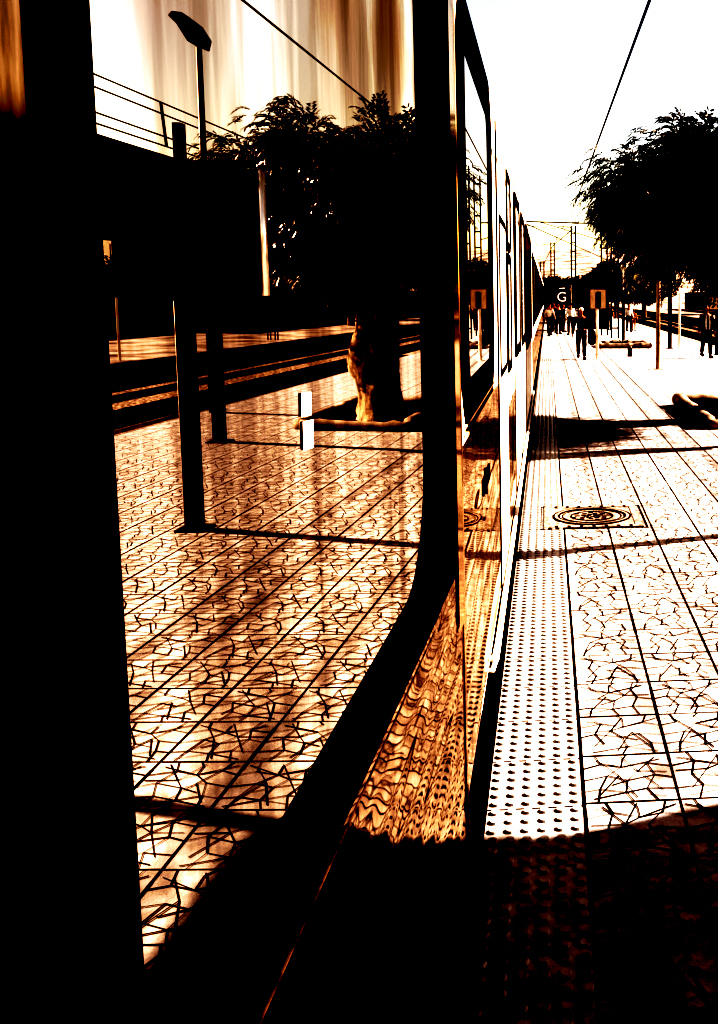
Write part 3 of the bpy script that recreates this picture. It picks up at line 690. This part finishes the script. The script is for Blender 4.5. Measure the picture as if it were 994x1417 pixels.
def person(label, x, y, ht, rz, stride, shirt, trousers, jacket=False, hair='hair', group='people on the platform', bag=False, shorts=False, arms=.12):
    k = ht / 1.75; t = thing('person', label, 'person', (x, y, 0), rz, group)
    S = stride
    J = {'pel': (0, 0, .95), 'che': (0, .01, 1.25), 'ster': (0, .0, 1.42), 'nek': (0, 0, 1.50), 'hd0': (0, -.015, 1.585), 'hd1': (0, -.02, 1.66), 'hd2': (0, -.005, 1.735)}
    for s_, sg in (('L', 1), ('R', -1)):
        st = S * sg
        J['hip' + s_] = (sg * .09, 0, .90); J['kn' + s_] = (sg * .10, -st * .42 - (.04 if S else 0), .50 + abs(S) * .0); J['an' + s_] = (sg * .095, -st * .75 + (.05 if st < 0 else 0), .085 + (.06 if st < 0 else 0))
        J['to' + s_] = (sg * .11, J['an' + s_][1] - .17, .035 + (.01 if st < 0 else 0))
        J['sh' + s_] = (sg * .175, 0, 1.40); J['el' + s_] = (sg * (.175 + arms * .7), st * .22 + .02, 1.12); J['wr' + s_] = (sg * (.18 + arms), st * .4 - .06, .88)
    sc_ = lambda p: tuple(c * k for c in p)
    def mk(names, edges, sub=1):
        idx = {n[0]: i for i, n in enumerate(names)}
        jj = [(sc_(J[n[0]]) if isinstance(n[0], str) and n[0] in J else sc_(n[3]), n[1] * k, n[2] * k) for n in names]
        return skin_mesh(jj, [(idx[a], idx[c]) for a, c in edges], 0, sub)
    N = [('pel', .13, .10), ('che', .135, .095), ('ster', .12, .08), ('nek', .055, .055), ('hd0', .066, .078), ('hd1', .078, .095), ('hd2', .055, .065)]
    E = [('pel', 'che'), ('che', 'ster'), ('ster', 'nek'), ('nek', 'hd0'), ('hd0', 'hd1'), ('hd1', 'hd2')]
    for s_, sg in (('L', 1), ('R', -1)):
        N += [('hip' + s_, .085, .09), ('kn' + s_, .055, .058), ('an' + s_, .038, .042), ('to' + s_, .035, .028), ('sh' + s_, .052, .055), ('el' + s_, .038, .04), ('wr' + s_, .025, .028)]
        E += [('pel', 'hip' + s_), ('hip' + s_, 'kn' + s_), ('kn' + s_, 'an' + s_), ('an' + s_, 'to' + s_), ('ster', 'sh' + s_), ('sh' + s_, 'el' + s_), ('el' + s_, 'wr' + s_)]
        wx, wy, wz = J['wr' + s_]
        J['pa' + s_] = (wx, wy - .01, wz - .07); N.append(('pa' + s_, .022, .036)); E.append(('wr' + s_, 'pa' + s_))
        for q in range(4):
            nm = f'f{s_}{q}'; J[nm] = (wx - sg * .004, wy - .035 + q * .018, wz - .115); J[nm + 'e'] = (wx - sg * .02, wy - .04 + q * .019, wz - .155 - (.012 if q in (1, 2) else 0))
            N += [(nm, .0085, .0085), (nm + 'e', .007, .007)]; E += [('pa' + s_, nm), (nm, nm + 'e')]
        J['th' + s_] = (wx - sg * .01, wy - .05, wz - .075); J['th' + s_ + 'e'] = (wx - sg * .02, wy - .06, wz - .11)
        N += [('th' + s_, .010, .010), ('th' + s_ + 'e', .008, .008)]; E += [('wr' + s_, 'th' + s_), ('th' + s_, 'th' + s_ + 'e')]
    J['no'] = (0, -.115, 1.635); N.append(('no', .012, .016)); E.append(('hd1', 'no'))
    body = add_me('body', mk(N, E), M['skin'], t)
    N = [('che', .155, .115), ('pel', .15, .12), ('ster', .14, .10), ('nk2', .075, .07)]; J['nk2'] = (0, 0, 1.475)
    E = [('che', 'pel'), ('che', 'ster'), ('ster', 'nk2')]
    for s_ in 'LR':
        N += [('sh' + s_, .07, .072), ('el' + s_, .053, .055), ('wr' + s_, .04, .042)]; E += [('ster', 'sh' + s_), ('sh' + s_, 'el' + s_), ('el' + s_, 'wr' + s_)]
    add_me('jacket' if jacket else 'shirt', mk(N, E), M[shirt], t)
    if jacket:
        b = MB(); b.add([sc_(p) for p in [(-.075, -.135, 1.44), (.075, -.135, 1.44), (.10, -.155, 1.2), (.085, -.16, .95), (-.085, -.16, .95), (-.10, -.155, 1.2)]], [(0, 1, 2, 3, 4, 5)])
        b.add([sc_(p) for p in [(-.018, -.142, 1.42), (.018, -.142, 1.42), (.028, -.168, 1.0), (0, -.168, .95), (-.028, -.168, 1.0)]], [(0, 1, 2, 3, 4)], 1)
        b.build('shirt_front', [M['whitecloth'], M['darkcloth']], t)
    N = [('pel', .145, .125)]; E = []
    for s_ in 'LR':
        N += [('hip' + s_, .105, .11), ('kn' + s_, .075, .08)]; E += [('pel', 'hip' + s_), ('hip' + s_, 'kn' + s_)]
        if not shorts: N += [('an' + s_, .062, .07)]; E += [('kn' + s_, 'an' + s_)]
    add_me('trousers', mk(N, E), M[trousers], t)
    for s_, sg in (('L', 1), ('R', -1)):
        a = Vector(J['an' + s_]); b = MB()
        b.tube([sc_((a.x, a.y + .05, a.z - .03)), sc_((a.x, a.y - .04, a.z - .035)), sc_((a.x + sg * .01, a.y - .17, a.z - .05)), sc_((a.x + sg * .01, a.y - .21, a.z - .055))], [.045 * k, .055 * k, .048 * k, .02 * k], 8)
        b.build('shoe', M['darkcloth'], t, smooth=True)
    b = MB(); vs = []
    c0 = Vector((0, .012, 1.685))
    for j in range(7):
        ph = R(90 - j * 17)
        for q in range(12):
            a = 2 * math.pi * q / 12; fr = 1 if math.sin(a) > -.3 or j < 3 else .72
            b.v.append(sc_((c0.x + .088 * math.cos(ph) * math.cos(a) * fr, c0.y + .108 * math.cos(ph) * math.sin(a) * fr, c0.z + .088 * math.sin(ph))))
    for j in range(6):
        for q in range(12):
            b.f.append((j * 12 + q, j * 12 + (q + 1) % 12, (j + 1) * 12 + (q + 1) % 12, (j + 1) * 12 + q)); b.m.append(0)
    b.build('hair', M[hair], t, smooth=True)
    if bag:
        bgt = thing('shoulder_bag', 'dark soft bag hanging at the side of the nearest walking person', 'bag', (x + .36, y + .05, 0))
        b = MB(); b.tube([(0, 0, .48), (0, 0, .56), (.0, 0, .9), (-.08, 0, 1.12)], [.05, .15, .13, .04], 10); b.build('bag', M['darkcloth'], bgt, smooth=True)
        b = MB(); b.tube([(-.08, 0, 1.08), (-.2, -.02, 1.43), (-.28, 0, 1.45)], .014, 6); b.build('strap', M['darkcloth'], bgt)
    return t
person('person in black clothes walking towards the camera, nearest in the middle', 1.14, 31.5, 1.74, 0, .22, 'darkcloth', 'darkcloth', hair='whitecloth', bag=True)
person('person in a white shirt and black trousers standing next to the train', .12, 50.5, 1.80, math.pi * .9, .12, 'whitecloth', 'darkcloth')
person('person in a pale shirt seen from behind in the waiting group, rightmost', 1.30, 52.0, 1.78, math.pi * 1.1, .12, 'whitecloth', 'darkcloth')
person('person all in black in the waiting group, under the sign', .62, 53.5, 1.74, .4, .0, 'darkcloth', 'darkcloth')
person('person all in black in the waiting group, left of the sign', .42, 55.6, 1.80, -.3, .1, 'darkcloth', 'darkcloth')
person('person in dark clothes at the back of the waiting group', .95, 56.6, 1.70, 2, .0, 'darkcloth', 'darkcloth')
person('person in dark open jacket and white shirt walking at the right edge', 5.50, 31.9, 1.82, .15, .20, 'darkcloth', 'darkcloth', jacket=True)
person('person in pale clothes standing far off right of the white lamp post', 5.35, 57.6, 1.35, 0, .1, 'tancloth', 'tancloth', shorts=True)
person('person in white top and dark trousers far off behind the white lamp post', 4.95, 56.5, 1.7, .3, .1, 'whitecloth', 'darkcloth')
person('person in grey dark clothes far off beside the lattice masts', 4.0, 60.0, 1.65, -.3, .1, 'tancloth', 'darkcloth')
